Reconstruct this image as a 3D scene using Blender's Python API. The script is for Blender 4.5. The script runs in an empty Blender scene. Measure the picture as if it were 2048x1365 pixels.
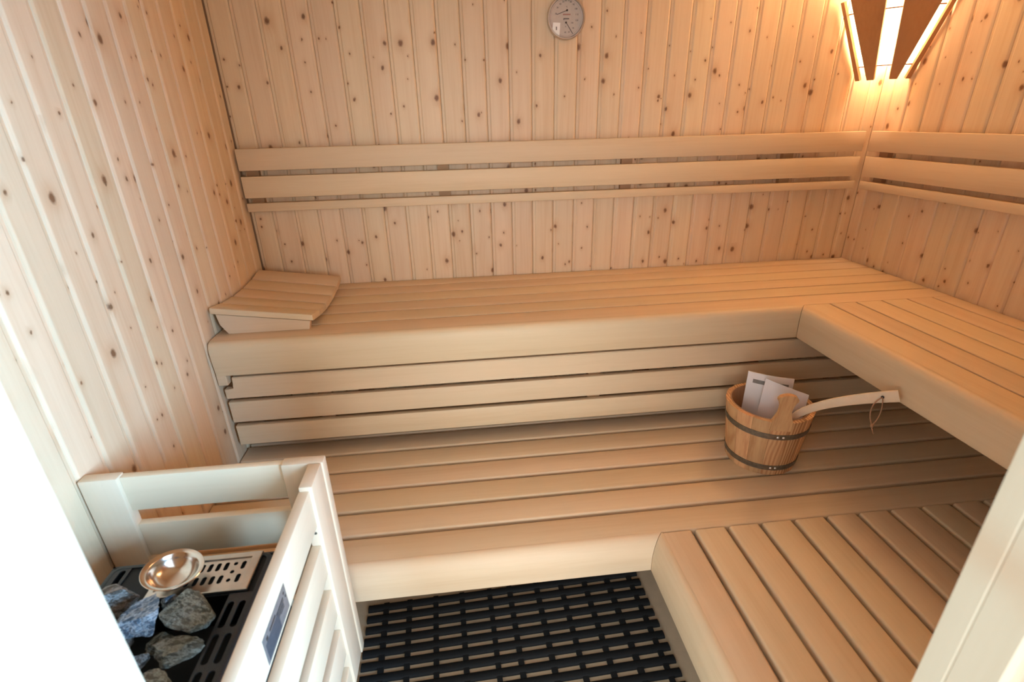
import bpy, bmesh, math, random
from mathutils import Vector, Matrix
random.seed(7)
C = bpy.context.scene.collection
sc = bpy.context.scene
PI = math.pi

# ------------------------------------------------------------------ camera
W, CEIL, YF = 2.594, 2.26, -1.86          # room width, ceiling height, inner face of the door wall
cam_d = bpy.data.cameras.new('camera')
cam = bpy.data.objects.new('camera', cam_d); C.objects.link(cam)
cam_d.sensor_width = 36.0
cam_d.lens = 1012.0 / 2048 * 36
cam_d.clip_start = 0.02
cam.matrix_world = (Matrix.Translation((0.8166, -2.153, 1.5264)) @ Matrix.Rotation(math.radians(-5.7256), 4, 'Z')
                    @ Matrix.Rotation(math.radians(66.3592), 4, 'X') @ Matrix.Rotation(math.radians(-1.4209), 4, 'Z'))
cam_d.dof.use_dof = True
cam_d.dof.focus_distance = 2.0
cam_d.dof.aperture_fstop = 4.5
sc.camera = cam

# ------------------------------------------------------------------ world, daylight, exposure
wd = bpy.data.worlds.new('world'); sc.world = wd; wd.use_nodes = True
bg = wd.node_tree.nodes['Background']
bg.inputs[0].default_value = (0.82, 0.92, 1.0, 1); bg.inputs[1].default_value = 1.75

def area(name, loc, rot, sx, sy, power, col):
    l = bpy.data.lights.new(name, 'AREA'); l.shape = 'RECTANGLE'; l.size = sx; l.size_y = sy
    l.energy = power; l.color = col
    o = bpy.data.objects.new(name, l); C.objects.link(o); o.location = loc; o.rotation_euler = rot
    return o
# daylight of the bright room outside the open door
def aim(p, q): return (Vector(q) - Vector(p)).to_track_quat('-Z', 'Y').to_euler()
area('window_light_right', (3.9, -3.8, 1.75), aim((3.9, -3.8, 1.75), (0.3, -1.4, 1.1)), 2.2, 2.2, 700, (0.34, 0.65, 1.0))
area('window_light_front', (0.5, -7.5, 1.9), aim((0.5, -7.5, 1.9), (1.0, 0, 1.0)), 5.0, 2.2, 205, (0.88, 0.95, 1.0))

vs = sc.view_settings
vs.view_transform = 'Standard'; vs.look = 'None'; vs.gamma = 1.0; vs.exposure = 0.34
vs.use_curve_mapping = False
sc.cycles.max_bounces = 10
sc.cycles.diffuse_bounces = 6

# ------------------------------------------------------------------ helpers
def lin(r, g, b):
    f = lambda c: (c / 255 / 12.92) if c / 255 <= 0.04045 else ((c / 255 + 0.055) / 1.055) ** 2.4
    return (f(r), f(g), f(b), 1.0)

class NT:
    def __init__(self, name):
        self.m = bpy.data.materials.new(name); self.m.use_nodes = True
        self.t = self.m.node_tree; self.b = self.t.nodes['Principled BSDF']
    def n(self, typ, **kw):
        x = self.t.nodes.new(typ)
        for k, v in kw.items(): setattr(x, k, v)
        return x
    def l(self, a, b): self.t.links.new(a, b)
    def val(self, s, v):
        if hasattr(v, 'is_linked') or hasattr(v, 'links'): self.l(v, s)
        else: s.default_value = v
    def math(self, op, a, b=0.0, c=0.0, clamp=False):
        x = self.n('ShaderNodeMath', operation=op, use_clamp=clamp)
        self.val(x.inputs[0], a); self.val(x.inputs[1], b); self.val(x.inputs[2], c)
        return x.outputs[0]
    def mix(self, f, a, b):
        x = self.n('ShaderNodeMix', data_type='RGBA')
        self.val(x.inputs[0], f); self.val(x.inputs[6], a); self.val(x.inputs[7], b)
        return x.outputs[2]
    def comb(self, x, y, z):
        c = self.n('ShaderNodeCombineXYZ')
        for i, v in enumerate((x, y, z)): self.val(c.inputs[i], v)
        return c.outputs[0]
    def noise(self, vec, scale=1.0, detail=3.0, rough=0.5):
        x = self.n('ShaderNodeTexNoise'); self.l(vec, x.inputs['Vector'])
        x.inputs['Scale'].default_value = scale; x.inputs['Detail'].default_value = detail
        x.inputs['Roughness'].default_value = rough
        return x.outputs[0]
    def ramp(self, v, stops):
        x = self.n('ShaderNodeValToRGB'); self.l(v, x.inputs[0])
        el = x.color_ramp.elements
        while len(el) < len(stops): el.new(0.5)
        for e, (p, c) in zip(el, stops): e.position = p; e.color = c
        return x.outputs[0]
    def bump(self, h, strength, dist=0.002):
        x = self.n('ShaderNodeBump'); self.l(h, x.inputs['Height'])
        x.inputs['Strength'].default_value = strength; x.inputs['Distance'].default_value = dist
        self.l(x.outputs[0], self.b.inputs['Normal'])

def plain(name, col, rough=0.5, metal=0.0, noise=0.06, scale=60, bump=0.0):
    k = NT(name)
    co = k.n('ShaderNodeTexCoord').outputs['Object']
    v = k.noise(co, scale, 4)
    d = tuple(c * (1 - noise * 2) for c in col[:3]) + (1,)
    u = tuple(min(1, c * (1 + noise * 2)) for c in col[:3]) + (1,)
    k.l(k.ramp(v, [(0.3, d), (0.7, u)]), k.b.inputs['Base Color'])
    k.b.inputs['Roughness'].default_value = rough; k.b.inputs['Metallic'].default_value = metal
    if bump: k.bump(v, bump)
    return k.m

def wood(name, base, dark, axis='X', knots=False, grain=0.5, rough=0.55, tint=0.10, coarse=14, fine=95, growth=0.0):
    k = NT(name)
    s = k.n('ShaderNodeSeparateXYZ'); k.l(k.n('ShaderNodeTexCoord').outputs['Object'], s.inputs[0])
    o = {'X': s.outputs[0], 'Y': s.outputs[1], 'Z': s.outputs[2]}
    rnd = k.n('ShaderNodeObjectInfo').outputs['Random']
    oth = [q for q in 'XYZ' if q != axis]
    l = k.math('ADD', o[axis], k.math('MULTIPLY', rnd, 47.0))
    a = k.math('ADD', o[oth[0]], k.math('MULTIPLY', rnd, 13.7))
    b = o[oth[1]]
    knot = halo = None
    if knots:
        masks = []
        for (sc_, ofs, rmin, rmax, cut) in ((8.5, 0.0, 0.030, 0.078, 0.40), (15.0, 3.3, 0.026, 0.055, 0.62)):
            vo = k.n('ShaderNodeTexVoronoi', voronoi_dimensions='2D'); vo.inputs['Scale'].default_value = sc_
            wob = k.math('MULTIPLY', k.math('SUBTRACT', k.noise(k.comb(k.math('MULTIPLY', l, 90.0), k.math('MULTIPLY', a, 90.0), 0.0), 1.0, 2), 0.5), 0.006)
            k.l(k.comb(k.math('ADD', k.math('ADD', a, wob), ofs), k.math('ADD', k.math('MULTIPLY', l, 0.72), wob), 0.0), vo.inputs['Vector'])
            cs = k.n('ShaderNodeSeparateColor'); k.l(vo.outputs['Color'], cs.inputs[0])
            rad = k.math('ADD', k.math('MULTIPLY', cs.outputs[0], rmax - rmin), rmin)
            on = k.math('GREATER_THAN', cs.outputs[1], cut)
            q = k.math('DIVIDE', vo.outputs['Distance'], rad)
            core = k.math('MULTIPLY', on, k.math('SMOOTHSTEP', q, 1.15, 0.75) if False else k.math('SUBTRACT', 1.0, k.math('DIVIDE', k.math('SUBTRACT', q, 0.55), 0.7), clamp=True))
            hal = k.math('MULTIPLY', on, k.math('POWER', 2.718, k.math('MULTIPLY', k.math('MULTIPLY', q, q), -0.16)))
            masks.append((core, hal, cs.outputs[2]))
        knot = k.math('MAXIMUM', masks[0][0], masks[1][0])
        halo = k.math('MAXIMUM', masks[0][1], masks[1][1])
        a = k.math('ADD', a, k.math('MULTIPLY', halo, 0.012))
    wav = k.math('MULTIPLY', k.math('SUBTRACT', k.noise(k.comb(k.math('MULTIPLY', l, 1.3), k.math('MULTIPLY', a, 5.0), 0.0), 1.0, 1), 0.5), 0.03)
    aw = k.math('ADD', a, wav)
    n1 = k.noise(k.comb(k.math('MULTIPLY', l, 0.9), k.math('MULTIPLY', aw, coarse), k.math('MULTIPLY', b, coarse)), 1.0, 3)
    n2 = k.noise(k.comb(k.math('MULTIPLY', l, 5.0), k.math('MULTIPLY', aw, fine), k.math('MULTIPLY', b, fine)), 1.0, 4, 0.6)
    g = k.math('ADD', k.math('MULTIPLY', n1, 0.6), k.math('MULTIPLY', n2, 0.4))
    if growth:
        wv = k.n('ShaderNodeTexWave', wave_type='BANDS', bands_direction='X', wave_profile='SIN')
        wv.inputs['Scale'].default_value = 1.0
        wv.inputs['Distortion'].default_value = 5.0; wv.inputs['Detail'].default_value = 2; wv.inputs['Detail Scale'].default_value = 0.8
        r3 = k.n('ShaderNodeTexWhiteNoise', noise_dimensions='1D'); k.l(k.math('MULTIPLY', rnd, 57.0), r3.inputs['W'])
        k.l(k.comb(k.math('MULTIPLY', aw, growth), k.math('MULTIPLY', l, 4.5), k.math('MULTIPLY', b, growth)), wv.inputs['Vector'])
        wt = k.math('MULTIPLY', k.math('MULTIPLY', r3.outputs['Value'], r3.outputs['Value']), 0.62)
        g = k.math('ADD', k.math('MULTIPLY', g, k.math('SUBTRACT', 1.0, wt)), k.math('MULTIPLY', wv.outputs[0], wt))
    mid = tuple(base[i] * (1 - 0.35 * grain) + dark[i] * 0.35 * grain for i in range(3)) + (1,)
    low = tuple(base[i] * (1 - grain) + dark[i] * grain for i in range(3)) + (1,)
    col = k.ramp(g, [(0.28, low), (0.5, mid), (0.72, base)])
    hs = k.n('ShaderNodeHueSaturation'); k.l(col, hs.inputs['Color'])
    r2 = k.n('ShaderNodeTexWhiteNoise', noise_dimensions='1D'); k.l(k.math('MULTIPLY', rnd, 91.0), r2.inputs['W'])
    k.l(k.math('ADD', k.math('MULTIPLY', rnd, tint * 2), 1.0 - tint), hs.inputs['Value'])
    k.l(k.math('ADD', k.math('MULTIPLY', r2.outputs['Value'], 0.010), 0.497), hs.inputs['Hue'])
    out = hs.outputs[0]
    if knots:
        out = k.mix(k.math('MULTIPLY', halo, 0.42), out, lin(184, 132, 88))
        out = k.mix(k.math('MULTIPLY', knot, 0.85), out, lin(112, 68, 38))
    k.l(out, k.b.inputs['Base Color'])
    k.b.inputs['Roughness'].default_value = rough
    k.b.inputs['Specular IOR Level'].default_value = 0.35
    k.bump(n2, 0.12, 0.001)
    return k.m

def emis(name, col, strength):
    k = NT(name)
    k.b.inputs['Base Color'].default_value = col
    k.b.inputs['Emission Color'].default_value = col
    k.b.inputs['Emission Strength'].default_value = strength
    return k.m

# ------------------------------------------------------------------ materials
SPRUCE = wood('spruce_panelling', lin(229, 203, 170), lin(205, 163, 123), 'Z', knots=True, grain=0.62, rough=0.5, tint=0.045, coarse=26, fine=120)
ABACHI = wood('abachi_slat', lin(222, 195, 161), lin(200, 164, 126), 'X', grain=0.55, rough=0.5, tint=0.035, coarse=20, fine=130)
ABACHI_D = wood('abachi_bearer', lin(176, 136, 100), lin(150, 108, 74), 'X', grain=0.5, rough=0.6)
ASPEN = wood('aspen_guard', lin(228, 206, 178), lin(210, 182, 150), 'X', grain=0.45, rough=0.5, tint=0.03)
JAMBW = wood('door_frame_spruce', lin(206, 190, 166), lin(188, 164, 134), 'Z', knots=True, grain=0.45, rough=0.5, tint=0.01)
LARCH = wood('larch_stave', lin(220, 174, 128), lin(172, 110, 68), 'Z', grain=0.9, rough=0.5, tint=0.15, coarse=40, fine=160, growth=30)
LADLEW = wood('ladle_beech', lin(240, 214, 182), lin(224, 192, 156), 'X', grain=0.5, rough=0.5)
LAMPW = wood('lamp_slat_wood', lin(190, 140, 98), lin(160, 108, 70), 'Z', grain=0.6, rough=0.55, tint=0.03)
BLACK = plain('black_powder_coat', lin(44, 44, 46), 0.45, 0.0, 0.1, 300, 0.05)
DARKIN = plain('dark_steel_interior', lin(20, 20, 21), 0.7)
STEEL = plain('brushed_stainless', lin(205, 198, 190), 0.28, 1.0, 0.04, 40)
BOWLS = plain('polished_stainless', lin(222, 214, 206), 0.16, 1.0, 0.02, 30)
ZINC = plain('galvanised_hoop', lin(134, 130, 120), 0.45, 0.85, 0.1, 90)
RIVET = plain('rivet_metal', lin(240, 238, 232), 0.35, 0.6)
RUBBER = plain('black_rubber', lin(11, 11, 11), 0.85, 0, 0.12, 80)
FLOORM = plain('floor_screed', lin(214, 190, 158), 0.6, 0, 0.03, 25)
PAPER = plain('white_paper', lin(232, 224, 220), 0.6, 0, 0.01, 20)
PRINT = plain('grey_print', lin(128, 120, 112), 0.6, 0, 0.03, 300)
INK = plain('dark_ink', lin(52, 42, 38), 0.6, 0, 0.03, 300)
REDINK = plain('red_ink', lin(160, 100, 84), 0.6, 0, 0.03, 300)
PLATE = plain('grey_plate', lin(128, 120, 118), 0.4, 0.35, 0.05, 90)
PLATE_D = plain('dark_print_block', lin(74, 74, 80), 0.45, 0.2, 0.08, 200)
DIAL = plain('dial_face', lin(190, 176, 164), 0.5, 0, 0.02, 60)
STICK = plain('white_sticker', lin(240, 236, 230), 0.5, 0, 0.01, 60)
ROPE = plain('leather_cord', lin(168, 124, 92), 0.7, 0, 0.12, 200)
INNERW = wood('bucket_inner_wood', lin(188, 150, 116), lin(150, 108, 78), 'Z', grain=0.6, rough=0.6)
WIRE = plain('copper_wire', lin(150, 88, 52), 0.5, 0.0)
DIFF = emis('lit_lamp_diffuser', (1.0, 0.84, 0.60, 1), 3.2)

def stone_mat(name, c1, c2, vein, vs_):
    k = NT(name)
    co = k.n('ShaderNodeTexCoord').outputs['Object']
    n1 = k.noise(co, 34, 6, 0.65)
    n2 = k.noise(co, 130, 5, 0.7)
    mp = k.n('ShaderNodeMapping'); mp.inputs['Scale'].default_value = (1.0, 2.6, 2.0); k.l(co, mp.inputs[0])
    n3 = k.noise(mp.outputs[0], vs_, 5, 0.7)
    ridge = k.math('ABSOLUTE', k.math('SUBTRACT', n3, 0.5))
    v = k.math('SUBTRACT', 1.0, k.math('MULTIPLY', ridge, 13.0), clamp=True)
    base = k.ramp(n1, [(0.34, c1), (0.62, c2)])
    col = k.mix(k.math('MULTIPLY', v, k.math('MULTIPLY', n2, 1.25), clamp=True), base, vein)
    k.l(col, k.b.inputs['Base Color']); k.b.inputs['Roughness'].default_value = 0.65
    k.bump(k.math('ADD', n2, n1), 1.0, 0.006)
    return k.m
ST_GREY = stone_mat('olivine_grey_brown', lin(54, 51, 48), lin(104, 94, 84), lin(196, 196, 194), 26)
ST_BLUE = stone_mat('olivine_blue', lin(46, 58, 72), lin(92, 108, 124), lin(206, 212, 216), 34)
ST_GREEN = stone_mat('olivine_green', lin(56, 58, 50), lin(110, 106, 92), lin(186, 192, 180), 36)

# ------------------------------------------------------------------ object makers
def obj(name, bm, mat, parent=None, smooth=False):
    if isinstance(bm, bpy.types.Mesh): me = bm
    else:
        bmesh.ops.recalc_face_normals(bm, faces=bm.faces)
        me = bpy.data.meshes.new(name); bm.to_mesh(me); bm.free()
        if smooth:
            for f in me.polygons: f.use_smooth = True
            if smooth != True: me.set_sharp_from_angle(angle=math.radians(smooth))
    if mat and not me.materials: me.materials.append(mat)
    o = bpy.data.objects.new(name, me); C.objects.link(o)
    if parent: o.parent = parent
    return o
def place(o, loc=(0, 0, 0), rot=(0, 0, 0)):
    o.location = loc; o.rotation_euler = rot; return o
def thing(name, label, cat, loc=(0, 0, 0), rot=(0, 0, 0), group=None):
    o = bpy.data.objects.new(name, None); C.objects.link(o)
    o.location = loc; o.rotation_euler = rot; o.empty_display_size = 0.05
    return tag(o, label, cat, group)
def tag(o, label, cat, group=None):
    o['label'] = label; o['category'] = cat
    if group: o['group'] = group
    return o
def struct(o): o['kind'] = 'structure'; return o

def add_box(bm, x0, x1, y0, y1, z0, z1):
    r = bmesh.ops.create_cube(bm, size=1.0)
    for v in r['verts']:
        v.co = Vector((x0 + (v.co.x + .5) * (x1 - x0), y0 + (v.co.y + .5) * (y1 - y0), z0 + (v.co.z + .5) * (z1 - z0)))
    return r['verts']
def box(x0, x1, y0, y1, z0, z1, bev=0.0, seg=2):
    bm = bmesh.new(); add_box(bm, x0, x1, y0, y1, z0, z1)
    if bev: bmesh.ops.bevel(bm, geom=bm.edges[:], offset=bev, segments=seg, affect='EDGES', profile=0.5)
    return bm
def prism(prof, mapf, ends):
    """prof: 2-D outline; mapf(u, v, t) -> point; ends: two callables (u, v) -> t"""
    bm = bmesh.new(); rings = []
    for e in ends: rings.append([bm.verts.new(mapf(u, v, e(u, v))) for u, v in prof])
    n = len(prof)
    for i in range(n):
        j = (i + 1) % n
        bm.faces.new((rings[0][i], rings[0][j], rings[1][j], rings[1][i]))
    bm.faces.new(rings[0][::-1]); bm.faces.new(rings[1])
    return bm
def rrect(w, h, r, seg=3):
    """rounded rectangle outline centred on u, top at v=0"""
    pts = []
    for cx, cy, a0 in ((w / 2 - r, -r, 0), (-w / 2 + r, -r, 90), (-w / 2 + r, -h + r, 180), (w / 2 - r, -h + r, 270)):
        for i in range(seg + 1):
            a = math.radians(a0 + 90 * i / seg); pts.append((cx + r * math.cos(a), cy + r * math.sin(a)))
    return pts
def tube(path, r, n=8, closed=False):
    bm = bmesh.new(); P = [Vector(p) for p in path]; rings = []; m = len(P); up = None
    for i in range(m):
        a = P[(i - 1) % m] if (closed or i > 0) else P[i]; b = P[(i + 1) % m] if (closed or i < m - 1) else P[i]
        t = (b - a).normalized()
        if up is None: up = t.orthogonal().normalized()
        up = (up - t * up.dot(t)).normalized(); s = t.cross(up)
        rr = r[i] if isinstance(r, (list, tuple)) else r
        rings.append([bm.verts.new(P[i] + (up * math.cos(2 * PI * k / n) + s * math.sin(2 * PI * k / n)) * rr) for k in range(n)])
    for i in range(m if closed else m - 1):
        A, B = rings[i], rings[(i + 1) % m]
        for k in range(n): bm.faces.new((A[k], A[(k + 1) % n], B[(k + 1) % n], B[k]))
    if not closed:
        bm.faces.new(rings[0][::-1]); bm.faces.new(rings[-1])
    return bm
def lathe(prof, n=48, a0=0.0, a1=2 * PI, center=(0, 0)):
    bm = bmesh.new(); full = abs(a1 - a0 - 2 * PI) < 1e-6; m = n if full else n + 1; rings = []
    for k in range(m):
        a = a0 + (a1 - a0) * k / n
        rings.append([bm.verts.new((center[0] + r * math.cos(a), center[1] + r * math.sin(a), z)) for r, z in prof])
    for k in range(n):
        A, B = rings[k], rings[(k + 1) % m]
        for i in range(len(prof) - 1):
            bm.faces.new((A[i], B[i], B[i + 1], A[i + 1]))
    bmesh.ops.remove_doubles(bm, verts=bm.verts[:], dist=1e-6)
    return bm

# ------------------------------------------------------------------ room shell
struct(obj('floor', box(-0.1, W + 0.1, -2.6, 0.1, -0.08, 0.0), FLOORM))
struct(obj('ceiling', box(-0.1, W + 0.1, YF - 0.1, 0.1, CEIL, CEIL + 0.05), SPRUCE))
PITCH = 0.0878
def plank_mesh(width, height):
    p = width
    prof = [(0.0, 0.0066), (0.0012, 0.0042), (0.0098, 0.0040), (0.0120, 0.0012), (0.0150, 0.0), (p - 0.0088, 0.0),
            (p - 0.0064, 0.0005), (p - 0.0024, 0.0030), (p - 0.0004, 0.0066), (p - 0.0004, 0.0125), (0.0, 0.0125)]
    bm = prism(prof, lambda u, v, t: (u, v, t), (lambda u, v: 0.0, lambda u, v: height))
    bmesh.ops.recalc_face_normals(bm, faces=bm.faces)
    me = bpy.data.meshes.new('plank'); bm.to_mesh(me); bm.free(); me.materials.append(SPRUCE)
    return me
full = plank_mesh(PITCH, CEIL)
def planks(wall, start, end, phase, fn, rotz):
    k = math.floor((start - phase) / PITCH)
    while True:
        a = phase + k * PITCH; b = a + PITCH; k += 1
        if a >= end - 0.002: break
        lo, hi = max(a, start), min(b, end)
        if hi - lo < 0.02: continue
        me = full if hi - lo > PITCH - 1e-6 else plank_mesh(hi - lo, CEIL)
        place(obj('plank', me, None, wall), fn(lo), (0, 0, rotz))
wb = struct(obj('wall_back', box(-0.1, W + 0.1, 0.0125, 0.1, 0, CEIL), ABACHI_D))
planks(wb, 0.0, W + 0.006, 0.081, lambda t: (t, 0, 0), 0.0)
wl = struct(obj('wall_left', box(-0.1, -0.0125, YF - 0.1, 0.0125, 0, CEIL), ABACHI_D))
planks(wl, 0.0, -YF, 0.071, lambda t: (0, -t, 0), PI / 2 + PI)      # local x runs towards -y
for c in wl.children:                                              # depth must go to -x
    c.rotation_euler = (0, 0, -PI / 2); c.scale = (1, -1, 1)
wr = struct(obj('wall_right', box(W + 0.0125, W + 0.1, YF - 0.1, 0.0125, 0, CEIL), ABACHI_D))
planks(wr, -0.0120, -YF, 0.058, lambda t: (W, -t, 0), -PI / 2)
# front wall with the door opening the picture is taken through
DX0, DX1, DTOP = 0.544, 1.254, 1.95
bm = bmesh.new()
add_box(bm, 0, DX0 - 0.06, YF - 0.1, YF, 0, CEIL); add_box(bm, DX1 + 0.06, W, YF - 0.1, YF, 0, CEIL)
add_box(bm, DX0 - 0.06, DX1 + 0.06, YF - 0.1, YF, DTOP + 0.06, CEIL)
struct(obj('wall_front', bm, SPRUCE))
dr = bpy.data.objects.new('door_1', None); C.objects.link(dr); struct(dr)
def jamb(x, s):
    # stepped section: stop, reveal, rebate
    prof = [(0.0, 0.0), (0.0, -0.022), (0.0012, -0.0235), (0.0, -0.025), (0.0, -0.058), (0.004, -0.062), (0.016, -0.062), (0.016, -0.102), (0.06, -0.102), (0.06, 0.0)]
    bm = prism(prof, lambda u, v, t: (x - s * u, YF + v, t), (lambda u, v: 0.0, lambda u, v: DTOP + 0.06))
    return obj('jamb', bm, JAMBW, dr)
jamb(DX0, 1); jamb(DX1, -1)
obj('head_rail', box(DX0, DX1, YF - 0.102, YF, DTOP, DTOP + 0.06), JAMBW, dr)

# ------------------------------------------------------------------ benches
Z1, D1, XS1 = 0.900, 0.578, 2.0206
Z2, D2, XS2 = 0.448, 1.1108, 1.3304
UP_PROF = [(0.0, 0.0), (0.0075, -0.0012), (0.0145, -0.0055), (0.0200, -0.0130), (0.0230, -0.0230), (0.0240, -0.0350), (0.0225, -0.0700), (0.0180, -0.1160), (0.0165, -0.1175), (-0.004, -0.1175), (-0.004, 0.0)]
LO_PROF = [(0.0, 0.0), (0.0080, -0.0040), (0.0165, -0.0130), (0.0235, -0.0250), (0.0285, -0.0390), (0.0315, -0.0560), (0.0325, -0.0780), (0.0315, -0.1050), (0.0300, -0.1065), (0.006, -0.1065), (-0.004, -0.02), (-0.004, 0.0)]
def slat(parent, length, width, thick, r, loc, along_y=False, mat=ABACHI, name='slat', cache={}):
    key = (round(length, 4), round(width, 4), thick, r, mat.name)
    if key not in cache:
        bm = prism(rrect(width, thick, r), lambda u, v, t: (t, u, v), (lambda u, v: 0.0, lambda u, v: length))
        bmesh.ops.recalc_face_normals(bm, faces=bm.faces)
        me = bpy.data.meshes.new('slat'); bm.to_mesh(me); bm.free()
        for f in me.polygons: f.use_smooth = True
        me.set_sharp_from_angle(angle=math.radians(40)); me.materials.append(mat); cache[key] = me
    return place(obj(name, cache[key], None, parent), loc, (0, 0, -PI / 2 if along_y else 0))
def bench(label, z, d, xs, pitch, n, gap, th, r, prof, axis, x_to, y_to, back):
    """axis X: slats along x from the wall at left; axis Y: slats along y, from the long bench to the door wall"""
    t = thing('sauna_bench', label, 'bench', (0, 0, 0), group='slatted sauna benches')
    if axis == 'X':
        for i in range(n):
            y1 = -d + (i + 1) * pitch - gap; y0 = -d + i * pitch
            y1 = min(y1, -0.004)
            slat(t, W - 0.010, y1 - y0, th, r, (0.005, (y0 + y1) / 2, z))
        f = prism(prof, lambda u, v, q: (q, -d - u, z + v), (lambda u, v: 0.006, lambda u, v: xs - max(u, 0) - 0.0006))
        obj('fascia', f, ABACHI, t, smooth=35)
        for x in (0.35, 1.0, 1.65, 2.2):
            slat(t, d - 0.02, 0.06, 0.045, 0.002, (x, -0.012, z - th), True, ABACHI_D, 'bearer')
    else:
        L = -YF - d - 0.012
        for i in range(n):
            x0 = xs + i * pitch; x1 = min(x0 + pitch - gap, W - 0.005)
            if x1 - x0 < 0.02: continue
            slat(t, L, x1 - x0, th, r, ((x0 + x1) / 2, -d - 0.0035, z), True)
        f = prism(prof, lambda u, v, q: (q, u, v), (lambda u, v: max(u, 0) + 0.0006, lambda u, v: L))
        o = obj('fascia', f, ABACHI, t, smooth=35)
        o.matrix_local = Matrix(((0, -1, 0, xs), (-1, 0, 0, -d - 0.0006), (0, 0, 1, z), (0, 0, 0, 1)))
        for y in (d + 0.12, d + 0.45, d + 0.68):
            slat(t, W - xs - 0.03, 0.06, 0.045, 0.002, (xs + 0.012, -y, z - th), False, ABACHI_D, 'bearer')
    return t
ub = bench('long upper bench along the back wall, the slatted headrest lying on its left end', Z1, D1, XS1, 0.1, 6, 0.0075, 0.030, 0.0025, UP_PROF, 'X', 0, 0, 0)
obj('cleat', box(0.004, 0.034, -0.596, -0.05, 0.748, 0.786, 0.002), ABACHI, ub)
us = bench('short upper bench along the right wall, meeting the long upper bench below the lamp', Z1, D1, XS1, 0.0995, 6, 0.0075, 0.030, 0.0025, UP_PROF, 'Y', 0, 0, 0)
lb = bench('long lower bench on which the wooden bucket stands', Z2, D2, XS2, 0.1019, 8, 0.0115, 0.028, 0.0065, LO_PROF, 'X', 0, 0, 0)
ls = bench('short lower bench at the right of the black floor mat, slats running towards the door', Z2, D2, XS2, 0.1001, 13, 0.0115, 0.028, 0.0065, LO_PROF, 'Y', 0, 0, 0)

# slatted screen between upper and lower bench
t = thing('bench_screen', 'three pale horizontal boards closing the space under the long upper bench', 'screen', (0, 0, 0))
def hslat(parent, x0, x1, yf, thick, z0, z1, r=0.003, name='board', mat=ABACHI):
    """board standing on edge, length along x, front face at y = yf, towards -y"""
    bm = prism(rrect(z1 - z0, thick, r, 2), lambda u, v, q: (q, yf - v, u), (lambda u, v: 0.0, lambda u, v: x1 - x0))
    o = obj(name, bm, mat, parent, smooth=40); o.location = (x0, 0, (z0 + z1) / 2); return o
YR = -0.585
hslat(t, 0.044, W - 0.008, YR, 0.022, 0.727, 0.770)
o = t.children[0]
bpy.data.objects.remove(o)
bm = prism([(0.044, 0.770), (0.044, 0.728), (0.012, 0.728), (0.012, 0.692), (W - 0.008, 0.692), (W - 0.008, 0.770)], lambda u, v, q: (u, q, v), (lambda u, v: YR, lambda u, v: YR + 0.022))
bmesh.ops.bevel(bm, geom=bm.edges[:], offset=0.0022, segments=2, affect='EDGES')
obj('board', bm, ABACHI, t)
hslat(t, 0.014, W - 0.008, YR, 0.022, 0.599, 0.678)
hslat(t, 0.016, W - 0.008, YR, 0.022, 0.508, 0.584)
for x in (0.3, 1.25, 2.2):
    obj('upright', box(x, x + 0.045, YR + 0.0222, YR + 0.05, 0.515, 0.786), ABACHI_D, t)

# ------------------------------------------------------------------ backrests
RZ = [(1.3706, 1.4488), (1.2700, 1.3500), (1.2185, 1.2511)]
t = thing('backrest', 'three-rail wooden backrest running along the back wall', 'backrest', group='wall backrests')
for z0, z1 in RZ: hslat(t, 0.0097, 2.5345, -0.0458, 0.024, z0, z1, 0.003, 'rail')
for x in (0.025, 0.75, 1.5, 2.2): obj('batten', box(x, x + 0.045, -0.0216, -0.0002, 1.225, 1.44), ABACHI_D, t)
t = thing('backrest', 'three-rail wooden backrest on the right wall beyond the corner gap', 'backrest', (W, 0, 0), (0, 0, -PI / 2), group='wall backrests')
for z0, z1 in RZ: hslat(t, 0.0590, 1.84, -0.0458, 0.024, z0, z1, 0.003, 'rail')
for x in (0.10, 0.75, 1.5): obj('batten', box(x, x + 0.045, -0.0216, -0.0002, 1.225, 1.44), ABACHI_D, t)

# ------------------------------------------------------------------ headrest
t = thing('headrest', 'slatted wooden headrest, curved and sloping, on the left end of the upper bench', 'headrest', (0, 0, 0))
def hr_top(y, f):                                    # height of the cradle at depth y, f = 0 left .. 1 right
    m = (y + 0.30) / 0.235
    sag = 0.022 * (1 - m * m)
    return (0.998 - sag) * (1 - f) + (0.955 - 0.0 - sag * 1.15) * f
hx0, hx1 = 0.010, 0.322
ny = 5
for i in range(ny):
    ya = -0.535 + i * 0.094; yb = ya + 0.0895
    bm = bmesh.new(); rings = []
    for x, f in ((hx0, 0), (hx1, 1)):
        ring = []
        ys = [ya, ya + 0.002, ya + 0.006, (ya + yb) / 2, yb - 0.006, yb - 0.002, yb]
        hs = [-0.007, -0.002, 0, 0, 0, -0.002, -0.007]
        for y, h in zip(ys, hs): ring.append(bm.verts.new((x, y, hr_top(y, f) + h)))
        for y in (yb, ya): ring.append(bm.verts.new((x, y, hr_top(y, f) - 0.020)))
        rings.append(ring)
    n = len(rings[0])
    for j in range(n): bm.faces.new((rings[0][j], rings[0][(j + 1) % n], rings[1][(j + 1) % n], rings[1][j]))
    bm.faces.new(rings[0][::-1]); bm.faces.new(rings[1])
    o = obj('slat', bm, ABACHI, t, smooth=30)
for y in (-0.522, -0.095):
    zb = Z1 + 0.0005
    L, R_ = 0.018, 0.308
    yy = y + 0.022
    top = lambda f: min(hr_top(y, f), hr_top(yy, f)) - 0.0205
    prof = [(L, top(0.03)), (R_, top(0.955)), (R_ - 0.006, zb), (L + 0.026, zb), (L + 0.006, zb + 0.032)]
    bm = prism(prof, lambda u, v, q: (u, q, v), (lambda u, v: y, lambda u, v: yy))
    obj('side_board', bm, ABACHI, t)

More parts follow.
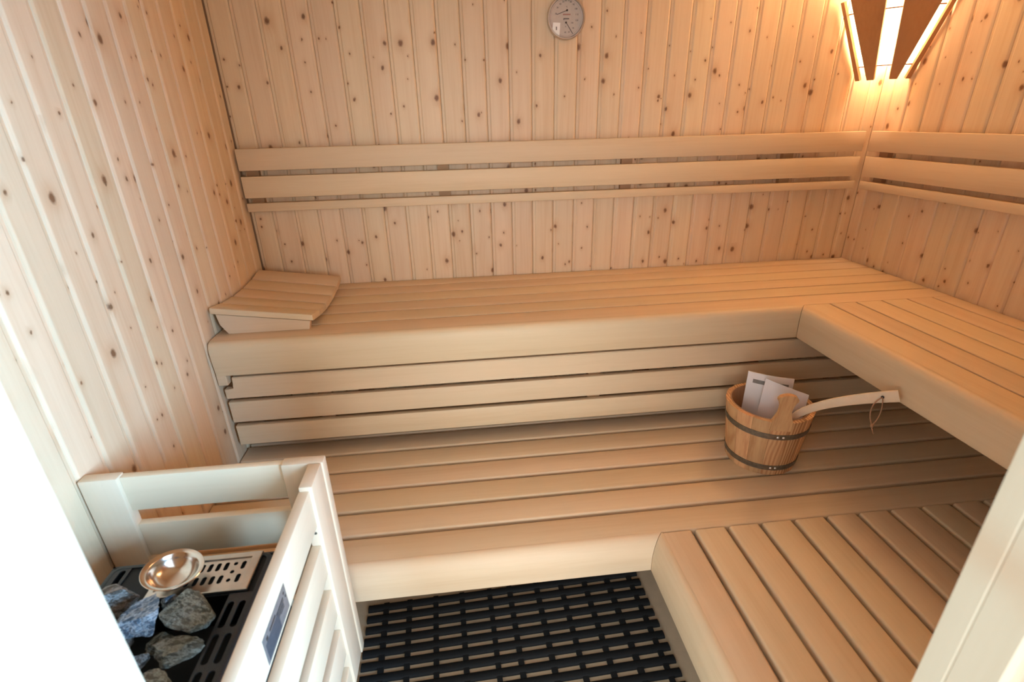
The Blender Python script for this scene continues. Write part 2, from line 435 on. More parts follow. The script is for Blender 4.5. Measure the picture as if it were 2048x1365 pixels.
# ------------------------------------------------------------------ heater guard
t = thing('heater_guard', 'pale wooden guard of posts and rails boxing in the sauna heater', 'heater guard')
GB, GT = 0.250, 0.862
def vpost(x0, x1, y0, y1, name='post', z0=GB, z1=GT):
    bm = box(0, z1 - z0, y0, y1, -x1, -x0, 0.0028, 2)
    o = obj(name, bm, ASPEN, t, smooth=40); o.matrix_local = Matrix(((0, 0, -1, 0), (0, 1, 0, 0), (1, 0, 0, z0), (0, 0, 0, 1)))
    return o
vpost(0.002, 0.078, -1.2220, -1.1950)
vpost(0.407, 0.495, -1.2220, -1.1950)
vpost(0.465, 0.492, -1.3020, -1.2225)
for z0, z1 in ((0.770, 0.858), (0.640, 0.732), (0.500, 0.590), (0.365, 0.455)):
    hslat(t, 0.0785, 0.4065, -1.2120, 0.018, z0, z1, 0.0025, 'rail', ASPEN)
def yrail(xo, thick, z0, z1, y0, y1, name='rail'):
    bm = prism(rrect(z1 - z0, thick, 0.0025, 2), lambda u, v, q: (q, v, u), (lambda u, v: 0.0, lambda u, v: y1 - y0))
    o = obj(name, bm, ASPEN, t, smooth=40)
    o.matrix_local = Matrix(((0, 1, 0, xo), (1, 0, 0, y0), (0, 0, 1, (z0 + z1) / 2), (0, 0, 0, 1)))
    return o
GY0 = YF + 0.004
for i, (z0, z1) in enumerate(((0.758, 0.852), (0.622, 0.708), (0.493, 0.577), (0.362, 0.448), (0.252, 0.316))):
    yrail(0.4850, 0.021, z0, z1, GY0, -1.3025)
vpost(0.468, 0.4635, 0, 0) if False else None
s = obj('screw', lathe([(0, 0.0012), (0.003, 0.001), (0.0036, 0), (0.0036, -0.003)], 12), ZINC, t, smooth=40)
s['label'] = 'small steel screw head'
place(s, (0.4787, -1.3022, 0.742), (PI / 2, 0, 0))
# type plate on the top rail
pl = obj('type_plate', box(0.4851, 0.4858, -1.602, -1.496, 0.7665, 0.8200), PLATE, t)
pl['label'] = 'grey metal type plate with small dark print'
bm = box(0.48585, 0.4862, -1.596, -1.538, 0.7705, 0.8030); obj('print_block', bm, PLATE_D, pl)
bm = bmesh.new()
for (y0, y1, z0, z1) in ((-1.545, -1.512, 0.8030, 0.8055), (-1.540, -1.512, 0.7990, 0.8000), (-1.540, -1.514, 0.7955, 0.7965), (-1.540, -1.514, 0.7920, 0.7930), (-1.530, -1.514, 0.7880, 0.789),
                         (-1.575, -1.548, 0.8065, 0.8105), (-1.590, -1.584, 0.8050, 0.8110), (-1.508, -1.504, 0.8060, 0.8100), (-1.503, -1.500, 0.795, 0.799)):
    add_box(bm, 0.48582, 0.4863, y0, y1, z0, z1)
o = obj('print_line', bm, INK, pl); o['kind'] = 'stuff'

# ------------------------------------------------------------------ heater
HX0, HX1, HY0, HY1, HZ = 0.100, 0.408, -1.800, -1.335, 0.740
t = thing('sauna_heater', 'black electric sauna heater with slotted top, standing inside the wooden guard', 'heater', (0, 0, 0))
def holed_plate(x0, x1, y0, y1, holes, z, th):
    """flat plate made of cells, each with one rounded slot: holes = list of (cx, cy, half w, half h); cells must tile it"""
    bm = bmesh.new()
    def cell(a0, a1, b0, b1, hole):
        if hole is None:
            vsx = [bm.verts.new((x, y, z)) for x, y in ((a0, b0), (a1, b0), (a1, b1), (a0, b1))]
            bm.faces.new(vsx); return
        cx, cy, hw, hh = hole; r = min(hw, hh); N = 16; inn, out = [], []
        for k in range(N):
            a = 2 * PI * (k + 0.5) / N
            dx, dy = math.cos(a), math.sin(a)
            ix = cx + dx * r + (math.copysign(hw - r, dx)); iy = cy + dy * r + (math.copysign(hh - r, dy))
            inn.append(bm.verts.new((ix, iy, z)))
        per = [((a1, b0 + (b1 - b0) * q)) for q in (0.5, 0.75)] + [(a1, b1)] + [(a1 + (a0 - a1) * q, b1) for q in (0.25, 0.5, 0.75)] + [(a0, b1)] + [(a0, b1 + (b0 - b1) * q) for q in (0.25, 0.5, 0.75)] + [(a0, b0)] + [(a0 + (a1 - a0) * q, b0) for q in (0.25, 0.5, 0.75)] + [(a1, b0)] + [(a1, b0 + (b1 - b0) * 0.25)]
        out = [bm.verts.new((x, y, z)) for x, y in per]
        for k in range(N):
            bm.faces.new((inn[k], out[k], out[(k + 1) % N])); bm.faces.new((inn[k], out[(k + 1) % N], inn[(k + 1) % N]))
    for c in holes: cell(*c)
    bmesh.ops.remove_doubles(bm, verts=bm.verts[:], dist=1e-5)
    bmesh.ops.recalc_face_normals(bm, faces=bm.faces)
    if sum(f.normal.z for f in bm.faces) < 0: bmesh.ops.reverse_faces(bm, faces=bm.faces[:])
    top = bm.faces[:]
    ex = bmesh.ops.extrude_face_region(bm, geom=top)
    for v in ex['geom']:
        if isinstance(v, bmesh.types.BMVert): v.co.z -= th
    return bm
# body: hollow casing
bm = bmesh.new()
zb = 0.28
add_box(bm, HX0, HX1, HY0, HY0 + 0.004, zb, HZ - 0.004); add_box(bm, HX0, HX1, HY1 - 0.004, HY1, zb, HZ - 0.004)
add_box(bm, HX0, HX0 + 0.004, HY0, HY1, zb, HZ - 0.004); add_box(bm, HX1 - 0.004, HX1, HY0, HY1, zb, HZ - 0.004)
add_box(bm, HX0, HX1, HY0, HY1, zb, zb + 0.02)
obj('casing', bm, BLACK, t)
for x in (HX0 + 0.05, HX1 - 0.07):
    for y in (HY0 + 0.10, HY1 - 0.12): obj('leg', box(x, x + 0.02, y, y + 0.02, 0.0, zb), BLACK, t)
# rounded top rim
def rim(x0, x1, y0, y1, z, w, r):
    def loop(ins, zz, rr):
        pts = []
        for cx, cy, a0 in ((x1 - r, y1 - r, 0), (x0 + r, y1 - r, 90), (x0 + r, y0 + r, 180), (x1 - r, y0 + r, 270)):
            for i in range(5):
                a = math.radians(a0 + 22.5 * i); q = max(r - ins, 0.001)
                pts.append((cx + q * math.cos(a), cy + q * math.sin(a), zz))
        return pts
    bm = bmesh.new(); L = []
    for ins, zz in ((0, z - 0.03), (0, z - 0.006), (0.002, z - 0.002), (0.006, z), (w, z), (w, z - 0.004)):
        L.append([bm.verts.new(p) for p in loop(ins, zz, r)])
    n = len(L[0])
    for a, b in zip(L, L[1:]):
        for k in range(n): bm.faces.new((a[k], a[(k + 1) % n], b[(k + 1) % n], b[k]))
    return bm
obj('top_rim', rim(HX0, HX1, HY0, HY1, HZ, 0.011, 0.022), BLACK, t, smooth=40)
GX0, GX1 = 0.3560, 0.3975                                    # right grille strip, two slots wide
def strip(cols, y0, y1, rows, x0, x1):
    cells = []; xm = [x0] + [(a + b) / 2 for a, b in zip(cols, cols[1:])] + [x1]
    yb = y0
    for (ya, yc) in rows:
        for i, cx in enumerate(cols): cells.append((xm[i], xm[i + 1], ya - 0.0045, yc + 0.0045, (cx, (ya + yc) / 2, 0.0060, (yc - ya) / 2)))
        if ya - 0.0045 - yb > 1e-4: cells.append((x0, x1, yb, ya - 0.0045, None))
        yb = yc + 0.0045
    if y1 - yb > 1e-4: cells.append((x0, x1, yb, y1, None))
    return holed_plate(x0, x1, y0, y1, cells, HZ - 0.0005, 0.003)
rows = [(-1.5035 - k * 0.0645, -1.4500 - k * 0.0645) for k in range(5)][::-1]
obj('top_grille', strip([0.3665, 0.3865], HY0 + 0.010, -1.432, rows, GX0, GX1), BLACK, t)
rows = [(-1.395 - k * 0.0645, -1.3500 - k * 0.0645) for k in range(6)][::-1]
obj('top_grille', strip([0.1275], HY0 + 0.010, HY1 - 0.010, rows, HX0 + 0.010, 0.1400), BLACK, t)
bm = bmesh.new()
add_box(bm, 0.1402, GX1, -1.4318, HY1 - 0.010, HZ - 0.0045, HZ - 0.0035)
obj('tray_bed', bm, DARKIN, t)
obj('stone_well', box(0.141, 0.3555, HY0 + 0.011, -1.4322, 0.655, 0.660), DARKIN, t)
# steel evaporator tray with two rows of slots
TX0, TX1, TY0, TY1, TZ = 0.205, 0.386, -1.4300, -1.3385, HZ + 0.0055
cells = []
xs = [0.2210, 0.2362, 0.2514, 0.2666, 0.2818, 0.2966, 0.3115, 0.3265]
edges = [TX0 + 0.010] + [(a + b) / 2 for a, b in zip(xs, xs[1:])] + [0.3345]
IY0, IYM, IY1 = -1.4130, -1.3842, -1.3545
for i, x in enumerate(xs):
    cells.append((edges[i], edges[i + 1], IYM, IY1, (x, -1.3690, 0.0042, 0.0098)))
    cells.append((edges[i], edges[i + 1], IY0, IYM, (x, -1.3998, 0.0042, 0.0098)))
c3 = (IY1 - IY0) / 3
for j in range(3):
    cells.append((0.3345, 0.3505, IY0 + j * c3, IY0 + (j + 1) * c3, (0.3425, IY0 + (j + 0.5) * c3, 0.0040, 0.0040)))
cells.append((0.3505, 0.3660, IYM, IY1, (0.3583, -1.3690, 0.0042, 0.0098)))
cells.append((0.3505, 0.3660, IY0, IYM, (0.3583, -1.3998, 0.0042, 0.0098)))
tr = obj('evaporator_tray', holed_plate(TX0, TX1, TY0, TY1, cells, TZ - 0.003, 0.0012), STEEL, t)
tr['label'] = 'stainless steel slotted tray'
bm = bmesh.new(); L = []
for ins, zz in ((0.0, HZ + 0.0003), (0.0, TZ - 0.0008), (0.0015, TZ), (0.0135, TZ), (0.0155, TZ - 0.003), (0.017, TZ - 0.003)):
    L.append([bm.verts.new(p) for p in ((TX0 + min(ins, 0.010), TY0 + ins, zz), (TX1 - ins * 1.18, TY0 + ins, zz), (TX1 - ins * 1.18, TY1 - ins * 0.94, zz), (TX0 + min(ins, 0.010), TY1 - ins * 0.94, zz))])
for a, b in zip(L, L[1:]):
    for k in range(4): bm.faces.new((a[k], a[(k + 1) % 4], b[(k + 1) % 4], b[k]))
obj('tray_rim', bm, STEEL, tr)

# ------------------------------------------------------------------ stones
def stone(label, c, size, rot, mat, seed, cuts=11):
    rg = random.Random(seed); bm = bmesh.new()
    bmesh.ops.create_icosphere(bm, subdivisions=4, radius=1.0)
    planes = []
    for k in range(cuts):
        n = Vector((rg.gauss(0, 1), rg.gauss(0, 1), rg.gauss(0, 1))).normalized(); planes.append((n, rg.uniform(0.36, 0.74)))
    for v in bm.verts:
        p = v.co.copy()
        for n, d in planes:
            q = p.dot(n)
            if q > d: p -= n * (q - d) * 0.985
        w = Vector((p.x * 3.1 + seed, p.y * 3.1, p.z * 3.1))
        from mathutils import noise as nz
        p += v.co * (nz.noise(w) * 0.07 + nz.noise(w * 3) * 0.04 + nz.noise(w * 7) * 0.025)
        v.co = Vector((p.x * size[0], p.y * size[1], p.z * size[2])) * 1.12
    o = obj('heater_stone', bm, mat, smooth=22)
    place(o, c, [math.radians(a) for a in rot])
    return tag(o, label, 'stone', 'stones on the sauna heater')
SZ = HZ
stone('grey brown heater stone at the far left of the pile, just below the steel bowl', (0.176, -1.452, SZ + 0.030), (0.056, 0.036, 0.040), (5, 0, 20), ST_GREY, 3)
stone('bluish heater stone with white veins, lying on top in the middle of the pile', (0.248, -1.512, SZ + 0.050), (0.060, 0.036, 0.022), (18, -10, 28), ST_BLUE, 11)
stone('large greenish grey heater stone beside the black grille, in front of the steel tray', (0.314, -1.474, SZ + 0.026), (0.044, 0.042, 0.028), (8, 14, -20), ST_GREEN, 21)
stone('long brown and blue heater stone leaning upright below the bluish veined one', (0.244, -1.578, SZ + 0.012), (0.030, 0.054, 0.040), (25, 10, -22), ST_GREY, 33)
stone('flat greenish heater stone wedged below the large greenish grey one', (0.317, -1.551, SZ + 0.006), (0.042, 0.027, 0.020), (14, 16, 14), ST_GREEN, 41)
stone('angular heater stone nearest the bottom edge, beside the black grille', (0.318, -1.618, SZ + 0.010), (0.042, 0.034, 0.028), (6, 4, -16), ST_GREEN, 55)
stone('brown heater stone mostly hidden between the left stone and the bluish veined one', (0.196, -1.506, SZ + 0.008), (0.050, 0.034, 0.036), (0, 10, 10), ST_GREY, 62)
stone('small dark grey heater stone between the steel bowl and the large greenish grey stone', (0.266, -1.452, SZ + 0.016), (0.022, 0.013, 0.018), (10, 0, 40), ST_BLUE, 77)
stone('dark heater stone deep in the gap under the bluish veined stone', (0.268, -1.512, SZ - 0.010), (0.026, 0.022, 0.020), (0, 8, 50), ST_GREEN, 81)

# ------------------------------------------------------------------ steel bowl
prof = [(0.0, 0.0008), (0.016, 0.0010), (0.026, 0.0035), (0.036, 0.011), (0.0425, 0.021), (0.0455, 0.0288), (0.0475, 0.0305), (0.0535, 0.0318), (0.0552, 0.0322), (0.056, 0.0316), (0.0555, 0.0308), (0.0535, 0.0304), (0.048, 0.029),
        (0.0468, 0.0275), (0.0438, 0.020), (0.0372, 0.010), (0.027, 0.0025), (0.016, 0.0), (0.0, 0.0)]
b = tag(obj('steel_bowl', lathe(prof, 56), BOWLS, smooth=50), 'small shiny steel bowl resting on the heater stones and tray', 'bowl')
place(b, (0.247, -1.400, SZ + 0.012), (math.radians(-2), math.radians(10), 0)); b.scale = (0.9, 0.9, 0.9)

# ------------------------------------------------------------------ floor mat
t = thing('duckboard_mat', 'black rubber slatted mat on the pale floor between the benches', 'mat', (1.3800, -0.8980, 0.0), (0, 0, math.radians(1.9)))
rod_prof = [(-0.0130, 0.0), (-0.0130, 0.004), (-0.0115, 0.0070), (-0.007, 0.0092), (0.0, 0.0098), (0.007, 0.0092), (0.0115, 0.0070), (0.0130, 0.004), (0.0130, 0.0)]
ML = 0.95
bm = prism(rod_prof, lambda u, v, q: (q, u, v), (lambda u, v: -ML, lambda u, v: 0.0))
me = bpy.data.meshes.new('rod'); bmesh.ops.recalc_face_normals(bm, faces=bm.faces); bm.to_mesh(me); bm.free(); me.materials.append(RUBBER)
for f in me.polygons: f.use_smooth = True
me.set_sharp_from_angle(angle=math.radians(45))
for k in range(-1, 22):
    place(obj('rod', me, None, t), (0, 0.001 - k * 0.0407, 0.0004))
seps = [(1.337, 1.353), (1.2549, 1.2743), (1.1728, 1.1905), (1.0879, 1.1051), (1.0013, 1.0198), (0.9056, 0.9235), (0.8359, 0.8521), (0.7389, 0.7561), (0.6488, 0.6657), (0.5596, 0.5769), (0.4805, 0.4986), ]
for a, b_ in seps:
    obj('cross_bar', box(a - 1.3796, b_ - 1.3796, -21 * 0.0407 - 0.014, 0.056, 0.0002, 0.0078), RUBBER, t)

# ------------------------------------------------------------------ bucket
BX, BY, BH, RB, RT = 1.795, -0.812, 0.212, 0.108, 0.133
EAR = math.radians(254)
t = thing('sauna_bucket', 'wooden stave bucket with two grey metal hoops, standing on the long lower bench', 'bucket', (BX, BY, Z2 + 0.0005))
def brad(z): return RB + (RT - RB) * z / BH
NS = 15
for k in range(NS):
    a0 = EAR - PI / NS + k * 2 * PI / NS; a1 = a0 + 2 * PI / NS
    ear = k == 0
    bm = bmesh.new(); th = 0.014
    def P(a, r, z): return (r * math.cos(a), r * math.sin(a), z)
    nz_, na = 2, 4
    grid = {}
    e = 0.0025
    for side in (0, 1):
        for i in range(nz_ + 1):
            z = BH * i / nz_
            for j in range(na + 1):
                a = a0 + e / RT + (a1 - a0 - 2 * e / RT) * j / na if False else a0 + 0.0025 + (a1 - a0 - 0.005) * j / na
                grid[side, i, j] = bm.verts.new(P(a, brad(z) - th * side - (0.0012 if j in (0, na) and side == 0 else 0), z))
    for i in range(nz_):
        for j in range(na):
            bm.faces.new((grid[0, i, j], grid[0, i, j + 1], grid[0, i + 1, j + 1], grid[0, i + 1, j]))
            bm.faces.new((grid[1, i, j], grid[1, i + 1, j], grid[1, i + 1, j + 1], grid[1, i, j + 1]))
        for j in (0, na): bm.faces.new((grid[0, i, j], grid[0, i + 1, j], grid[1, i + 1, j], grid[1, i, j]))
    for j in range(na):
        bm.faces.new((grid[0, nz_, j], grid[0, nz_, j + 1], grid[1, nz_, j + 1], grid[1, nz_, j]))
        bm.faces.new((grid[0, 0, j], grid[1, 0, j], grid[1, 0, j + 1], grid[0, 0, j + 1]))
    o = obj('stave', bm, LARCH, t, smooth=28)
    if ear:
        # grip rising from the stave: outline in the tangent plane
        out = [(0.0300, BH - 0.03), (0.0290, BH + 0.004), (0.0240, BH + 0.018), (0.0185, BH + 0.034), (0.0172, BH + 0.050), (0.0185, BH + 0.062), (0.0230, BH + 0.076)]
        arc = [(0.0285 * math.cos(math.radians(q)), BH + 0.086 + 0.0175 * math.sin(math.radians(q))) for q in (-15, 10, 35, 60, 80)]
        right = out + arc
        outline = right + [(-u, v) for u, v in right[::-1]]
        tx, ty = -math.sin(EAR), math.cos(EAR); rx, ry = math.cos(EAR), math.sin(EAR)
        def mp(u, v, q):
            r = brad(v) - q + 0.001 if v > BH else brad(v) - q + 0.0006
            return (rx * r + tx * u, ry * r + ty * u, v)
        bm = prism(outline, mp, (lambda u, v: 0.0, lambda u, v: 0.016))
        g = obj('grip', bm, LARCH, t); g['label'] = 'waisted wooden grip rising above the rim'
bm = lathe([(0.0, 0.012), (brad(0.012) - 0.0135, 0.012), (brad(0.004) - 0.0135, 0.004), (0, 0.004)], 40)
obj('bottom', bm, INNERW, t)
li = lathe([(brad(0.02) - 0.0145, 0.02), (brad(BH) - 0.0145, BH - 0.004), (brad(BH) - 0.0150, BH + 0.001), (brad(BH) - 0.0175, BH + 0.001), (brad(0.02) - 0.0180, 0.02)], 56)
lo = obj('liner', li, INNERW, t, smooth=40); lo['label'] = 'thin inner liner ring'
for z0, z1, off in ((0.147, 0.166, 0.0), (0.021, 0.040, 6)):
    prof = [(brad(z0) + 0.0002, z0), (brad(z0) + 0.0016, z0), (brad(z1) + 0.0016, z1), (brad(z1) + 0.0002, z1)]
    h = obj('hoop', lathe(prof, 72), ZINC, t, smooth=40)
    zc = (z0 + z1) / 2
    for da in (-0.065, 0.065):
        a = EAR + math.radians(3) + math.radians(off * 0.3) + da
        rv = obj('rivet', lathe([(0, 0.0022), (0.0026, 0.0016), (0.0038, 0)], 12), RIVET, h, smooth=True)
        d = Vector((math.cos(a), math.sin(a), -(RT - RB) / BH)).normalized()
        rv.matrix_local = Matrix.Translation(d * 0 + Vector((math.cos(a) * (brad(zc) + 0.0015), math.sin(a) * (brad(zc) + 0.0015), zc))) @ d.to_track_quat('Z', 'Y').to_matrix().to_4x4()

# ------------------------------------------------------------------ ladle
t = thing('ladle', 'pale wooden ladle with leather loop, leaning out of the bucket to the right', 'ladle', (0, 0, 0))
def bez(p, n):
    out = []
    for i in range(n + 1):
        s_ = i / n; q = [Vector(x) for x in p]
        while len(q) > 1: q = [q[j].lerp(q[j + 1], s_) for j in range(len(q) - 1)]
        out.append(q[0])
    return out
path = bez([(1.808, -0.864, 0.525), (1.814, -0.868, 0.668), (1.848, -0.934, 0.712), (1.905, -1.000, 0.7720), (1.983, -1.070, 0.8110)], 20)
bm = bmesh.new(); rings = []
vdir = Vector((1.90 - 0.8166, -1.0 + 2.153, 0.77 - 1.5264)).normalized()
for i, p in enumerate(path):
    tg = (path[min(i + 1, 20)] - path[max(i - 1, 0)]).normalized()
    wd_ = tg.cross(Vector((0.55, 0.62, -0.15)).normalized()).normalized()     # width lies roughly upright
    nr = tg.cross(wd_).normalized()
    s_ = i / 20
    hw = 0.008 + 0.0085 * s_; ht = 0.0045
    rings.append([bm.verts.new(p + wd_ * (hw * a) + nr * (ht * b)) for a, b in ((-1, -0.6), (-0.8, -1), (0.8, -1), (1, -0.6), (1, 0.6), (0.8, 1), (-0.8, 1), (-1, 0.6))])
for A, B in zip(rings, rings[1:]):
    for k in range(8): bm.faces.new((A[k], A[(k + 1) % 8], B[(k + 1) % 8], B[k]))
bm.faces.new(rings[0][::-1]); bm.faces.new(rings[-1])
obj('handle', bm, LADLEW, t, smooth=40)
bw = obj('scoop', lathe([(0, 0.0), (0.020, 0.002), (0.030, 0.012), (0.034, 0.028), (0.032, 0.028), (0.028, 0.013), (0.018, 0.005), (0, 0.004)], 32), LADLEW, t, smooth=40)
place(bw, (1.802, -0.865, 0.497), (0.3, 0.2, 0))
hp = path[18] + Vector((0.004, -0.004, 0.002))
nrm = (Vector(cam.location) - hp).normalized()
obj('cord_hole', lathe([(0, 0.0004), (0.0042, 0.0004), (0.0042, -0.0006)], 16), INK, t).matrix_local = Matrix.Translation(hp + Vector((-0.0045, -0.0055, 0.0032))) @ Vector((-0.55, -0.62, 0.35)).to_track_quat('Z', 'Y').to_matrix().to_4x4()
h0 = hp + Vector((-0.006, -0.007, 0.003))
dn = Vector((-0.011, -0.004, -0.085))
k1 = h0 + dn
side = Vector((0.75, -0.65, 0)).normalized()
lp = bez([h0, h0 + dn * 0.2 - side * 0.020, h0 + dn * 0.7 - side * 0.018, k1], 12) + bez([k1, h0 + dn * 0.75 + side * 0.012, h0 + dn * 0.3 + side * 0.010, h0], 12)[1:-1]
obj('cord_loop', tube(lp, 0.0017, 6, True), ROPE, t, smooth=True)
bm = tube([k1 + Vector((0, 0, 0.004)), k1, k1 + Vector((0.001, 0, -0.006)), k1 + Vector((0.002, 0, -0.010))], [0.002, 0.0042, 0.0042, 0.002], 8)
obj('cord_knot', bm, ROPE, t, smooth=True)
bm = tube([k1 + Vector((0, 0, -0.006)), k1 + Vector((0.004, -0.003, -0.016)), k1 + Vector((0.008, -0.005, -0.028))], 0.0017, 6)
obj('cord_end', bm, ROPE, t, smooth=True)

# ------------------------------------------------------------------ papers in the bucket
def sheet(name, label, TL, TR, BL, pages, bend, cat):
    TL, TR, BL = map(Vector, (TL, TR, BL))
    u = TR - TL; v = BL - TL; n = u.cross(v).normalized()
    if n.y > 0: n = -n
    t = thing(name, label, cat, TL)
    for k, (off, mt, nm) in enumerate(pages):
        bm = bmesh.new(); N = 12; g = {}
        for s_ in (0, 1):
            for i in range(N + 1):
                f = i / N
                b_ = bend * math.sin(PI * f)
                for j in (0, 1):
                    g[s_, i, j] = bm.verts.new(u * f + v * j + n * (b_ * (1 - 0.6 * j) + off + s_ * 0.0008))
        for i in range(N):
            for s_ in (0, 1): bm.faces.new((g[s_, i, 0], g[s_, i + 1, 0], g[s_, i + 1, 1], g[s_, i, 1]))
            for j in (0, 1): bm.faces.new((g[0, i, j], g[0, i + 1, j], g[1, i + 1, j], g[1, i, j]))
        for i in (0, N): bm.faces.new((g[0, i, 0], g[1, i, 0], g[1, i, 1], g[0, i, 1]))
        obj(nm, bm, mt, t, smooth=30)
    return t, u, v, n
bend = 0.010
tb, u, v, n = sheet('booklet', 'white booklet with a grey title box, standing at the back inside the bucket', (1.7440, -0.7480, 0.7440), (1.8800, -0.7930, 0.7260), (1.7340, -0.7620, 0.5500), [(-0.003, PAPER, 'back_cover'), (-0.0012, PAPER, 'inner_page'), (0.0006, PAPER, 'front_cover')], bend, 'booklet')
def patch(t, u, v, n, f0, f1, g0, g1, mat, name, off=0.00185):
    bm = bmesh.new(); N = 6; G = {}
    for s_ in (0, 1):
        for i in range(N + 1):
            f = f0 + (f1 - f0) * i / N
            for j, gg in ((0, g0), (1, g1)):
                G[s_, i, j] = bm.verts.new(u * f + v * gg + n * (bend * math.sin(PI * f) * (1 - 0.6 * gg) + off + 0.0002 * s_ - 0.0004))
    for i in range(N):
        for s_ in (0, 1): bm.faces.new((G[s_, i, 0], G[s_, i + 1, 0], G[s_, i + 1, 1], G[s_, i, 1]))
        for j in (0, 1): bm.faces.new((G[0, i, j], G[0, i + 1, j], G[1, i + 1, j], G[1, i, j]))
    for i in (0, N): bm.faces.new((G[0, i, 0], G[1, i, 0], G[1, i, 1], G[0, i, 1]))
    return obj(name, bm, mat, t)
pb = patch(tb, u, v, n, 0.12, 0.90, 0.115, 0.185, PRINT, 'title_box')
pb['label'] = 'grey printed title box'
bm = bmesh.new()
tl, u2, v2, n2 = sheet('leaflet', 'plain white leaflet leaning in front of the booklet, behind the bucket grip', (1.7720, -0.8030, 0.7430), (1.8930, -0.8560, 0.7010), (1.7560, -0.8090, 0.5450), [(0.0, PAPER, 'page')], 0.004, 'leaflet')

# ------------------------------------------------------------------ thermometer
GXc, GZc, GR = 1.2585, 1.8625, 0.0705
t = thing('thermometer', 'round silver-rimmed thermometer and hygrometer hanging on the back wall', 'thermometer', (GXc, 0, GZc), (PI / 2, 0, 0))
# local: x right, y up, z towards the room
obj('case', lathe([(0, 0.0), (GR - 0.004, 0.0), (GR - 0.004, 0.018), (0, 0.018)], 64), STEEL, t, smooth=40)
obj('rim', lathe([(GR - 0.0045, 0.010), (GR - 0.001, 0.011), (GR, 0.016), (GR - 0.0005, 0.024), (GR - 0.003, 0.0275), (GR - 0.0065, 0.0275), (GR - 0.0085, 0.0245), (GR - 0.0085, 0.0185)], 72), STEEL, t, smooth=50)
obj('dial', lathe([(0, 0.0195), (GR - 0.0084, 0.0195), (GR - 0.0084, 0.0182), (0, 0.0182)], 64), DIAL, t)
sca = 2 * GR / 1275.0
def dp(px, py): return ((px - 660) * sca, (555 - py) * sca)
def text(s_, px, py, size, mat, parent):
    cu = bpy.data.curves.new('text', 'FONT'); cu.body = s_; cu.size = size; cu.align_x = 'CENTER'; cu.align_y = 'CENTER'; cu.extrude = 0.0001
    o = bpy.data.objects.new('text', cu); C.objects.link(o)
    dg = bpy.context.evaluated_depsgraph_get()
    me = bpy.data.meshes.new_from_object(o.evaluated_get(dg)); bpy.data.objects.remove(o)
    x, y = dp(px, py)
    q = obj('numeral', me, None, parent); q.data.materials.clear(); q.data.materials.append(mat); q.location = (x, y, 0.0197); return q
for s_, px, py in (('20', 320, 435), ('30', 370, 265), ('40', 460, 165), ('50', 560, 100), ('60', 645, 70), ('70', 735, 70), ('80', 815, 105), ('90', 905, 180), ('100', 985, 300), ('110', 1020, 460), ('120', 1020, 625)):
    text(s_, px, py, 0.0075, INK, t)
for s_, px, py in (('40', 640, 965), ('60', 765, 955), ('80', 910, 845), ('100', 865, 695)):
    text(s_, px, py, 0.0065, INK, t)
text('\u00b0C', 675, 245, 0.0062, INK, t); text('%', 650, 800, 0.0062, INK, t)
def bar(name, a, b, w, mat, z0=0.0197, z1=0.0202):
    (ax, ay), (bx, by) = dp(*a), dp(*b); d = Vector((bx - ax, by - ay, 0)); L = d.length
    bm = box(0, L, -w / 2, w / 2, 0, z1 - z0)
    o = obj(name, bm, mat, t); place(o, (ax, ay, z0), (0, 0, math.atan2(d.y, d.x))); return o
bar('needle', (720, 330), (345, 462), 0.0016, INK, 0.0205, 0.0210)
bar('needle', (650, 665), (895, 1010), 0.0018, INK, 0.0205, 0.0210)
for px, py in ((690, 338), (662, 685)):
    o = obj('hub', lathe([(0, 0.0025), (0.003, 0.0022), (0.0034, 0)], 16), INK, t, smooth=True); x, y = dp(px, py); place(o, (x, y, 0.0195))
bm = bmesh.new()
for k in range(6):
    x, y = dp(560 + k * 42, 457); add_box(bm, x, x + 0.0036, y - 0.0022, y + 0.0022, 0.0195, 0.0198)
o = obj('print_mark', bm, REDINK, t); o['kind'] = 'stuff'; o['label'] = 'illegible reddish printed word'
bm = bmesh.new()
for k in range(7):
    x, y = dp(575 + k * 28, 575); add_box(bm, x, x + 0.0022, y - (0.002 if k else 0.004), y + 0.0018, 0.0195, 0.0198)
o = obj('print_mark', bm, INK, t); o['kind'] = 'stuff'; o['label'] = 'illegible dark printed word'
bm = bmesh.new()
vsx = [bm.verts.new((*dp(px, py), 0.0198)) for px, py in ((230, 680), (470, 690), (440, 1090), (390, 1090), (265, 985), (205, 880))]
f = bm.faces.new(vsx); ex = bmesh.ops.extrude_face_region(bm, geom=[f])
for q in ex['geom']:
    if isinstance(q, bmesh.types.BMVert): q.co.z += 0.0004
st = obj('sticker', bm, STICK, t); st['label'] = 'white sticker with a small grey mark'
x, y = dp(340, 850); bm = box(x - 0.0022, x + 0.0022, y - 0.0055, y + 0.0055, 0.0202, 0.0204); obj('sticker_mark', bm, PRINT, st)
# circular scale line
obj('scale_ring', lathe([(GR - 0.0135, 0.0194), (GR - 0.0135, 0.0197), (GR - 0.0130, 0.0197), (GR - 0.0130, 0.0194)], 64), REDINK, t)

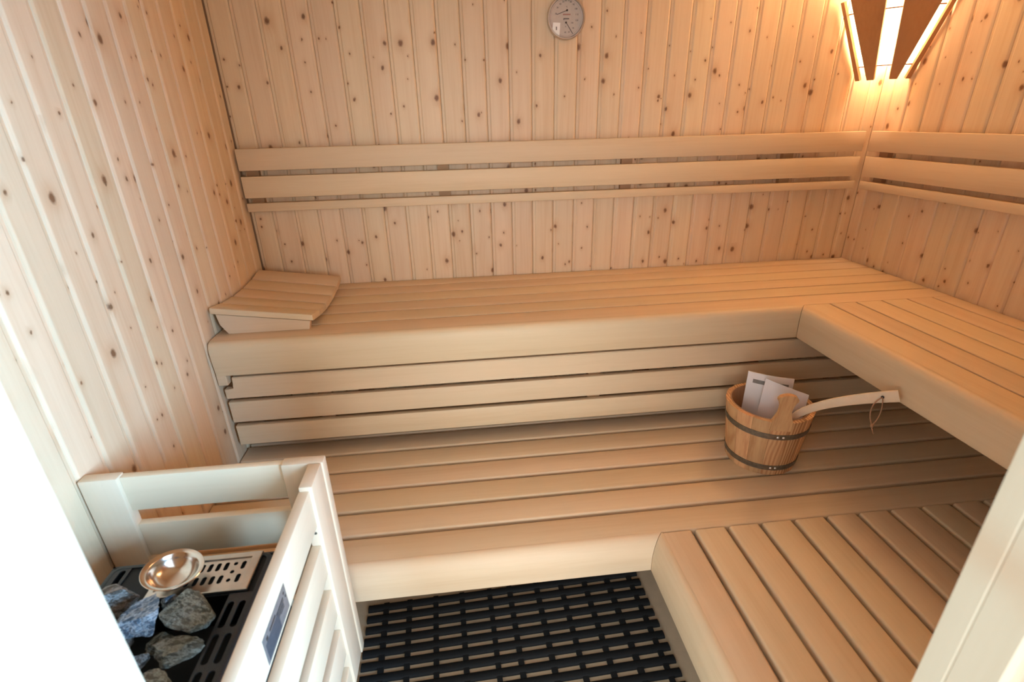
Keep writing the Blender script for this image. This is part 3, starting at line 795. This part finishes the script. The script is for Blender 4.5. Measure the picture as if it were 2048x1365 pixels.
# ------------------------------------------------------------------ corner lamp
LZ0, LZ1, LR0, LK = 1.6370, 2.010, 0.135, 0.5
t = thing('corner_lamp', 'glowing fan-shaped corner lamp of spread wooden slats in the right corner', 'lamp', (W, 0, LZ0))
def lp_(az, z, dr=0.0):
    r = LR0 + LK * (z - LZ0) + dr; a = math.radians(az)
    return Vector((-r * math.cos(a), -r * math.sin(a), z - LZ0))
def lamp_slat(b0, b1, t0, t1, ztop, th=0.011):
    """flat board: bottom edge from azimuth b0 to b1, edges aimed at t0, t1 at z = 1.90"""
    f = (ztop - LZ0) / (1.90 - LZ0)
    A, B = lp_(b0, LZ0), lp_(b1, LZ0); Ct, Dt = lp_(t0, 1.90), lp_(t1, 1.90)
    Cc = A + (Ct - A) * f; D = B + (Dt - B) * f
    n = (B - A).cross(Cc - A).normalized()
    if n.dot(A) > 0 and n.z < 0: n = n
    if n.x * A.x + n.y * A.y > 0: n = -n
    bm = bmesh.new()
    lo = [bm.verts.new(p) for p in (A, B, D, Cc)]; hi = [bm.verts.new(p + n * th) for p in (A, B, D, Cc)]
    bm.faces.new(lo); bm.faces.new(hi[::-1])
    for k in range(4): bm.faces.new((lo[k], lo[(k + 1) % 4], hi[(k + 1) % 4], hi[k]))
    return obj('lamp_slat', bm, LAMPW, t)
lamp_slat(25.4, 35.8, 13.2, 39.3, LZ1)
lamp_slat(57.6, 68.5, 51.3, 78.0, LZ1)
lamp_slat(4.8, 13.2, 3.4, 6.8, 1.905)
lamp_slat(81.0, 89.0, 85.0, 88.6, 1.905 + 0.10)
for z in (1.686, 1.865):
    obj('support_wire', tube([lp_(a, z, -0.013) for a in range(4, 88, 4)], 0.0022, 8), WIRE, t, smooth=True)
# translucent inner diffuser, lit by the bulb
bm = bmesh.new(); rows_ = []
for z in (1.684, 1.78, 1.90, 2.0):
    rows_.append([bm.verts.new(lp_(a, z, -0.032)) for a in range(6, 86, 4)])
for A, B in zip(rows_, rows_[1:]):
    for k in range(len(A) - 1): bm.faces.new((A[k], A[k + 1], B[k + 1], B[k]))
bmesh.ops.solidify(bm, geom=bm.faces[:], thickness=0.0015)
obj('diffuser', bm, DIFF, t, smooth=40)['label'] = 'glowing cream inner shade'
bl = bpy.data.lights.new('lamp_bulb', 'POINT'); bl.energy = 3.4; bl.color = (1.0, 0.76, 0.54); bl.shadow_soft_size = 0.018
lo_ = bpy.data.objects.new('lamp_bulb', bl); C.objects.link(lo_); lo_.location = (W - 0.075, -0.075, 1.80)

# extra spot added inside the lamp, bounced off the ceiling as ambient fill
ul = bpy.data.lights.new('added_fill_uplight', 'SPOT'); ul.energy = 42.0; ul.color = (1.0, 0.90, 0.74); ul.shadow_soft_size = 0.03; ul.spot_size = math.radians(150); ul.spot_blend = 0.6
uo = bpy.data.objects.new('added_fill_uplight', ul); C.objects.link(uo); uo.location = (W - 0.11, -0.11, 1.96)
uo.rotation_euler = aim((0, 0, 0), (-0.35, -0.35, 1.0))
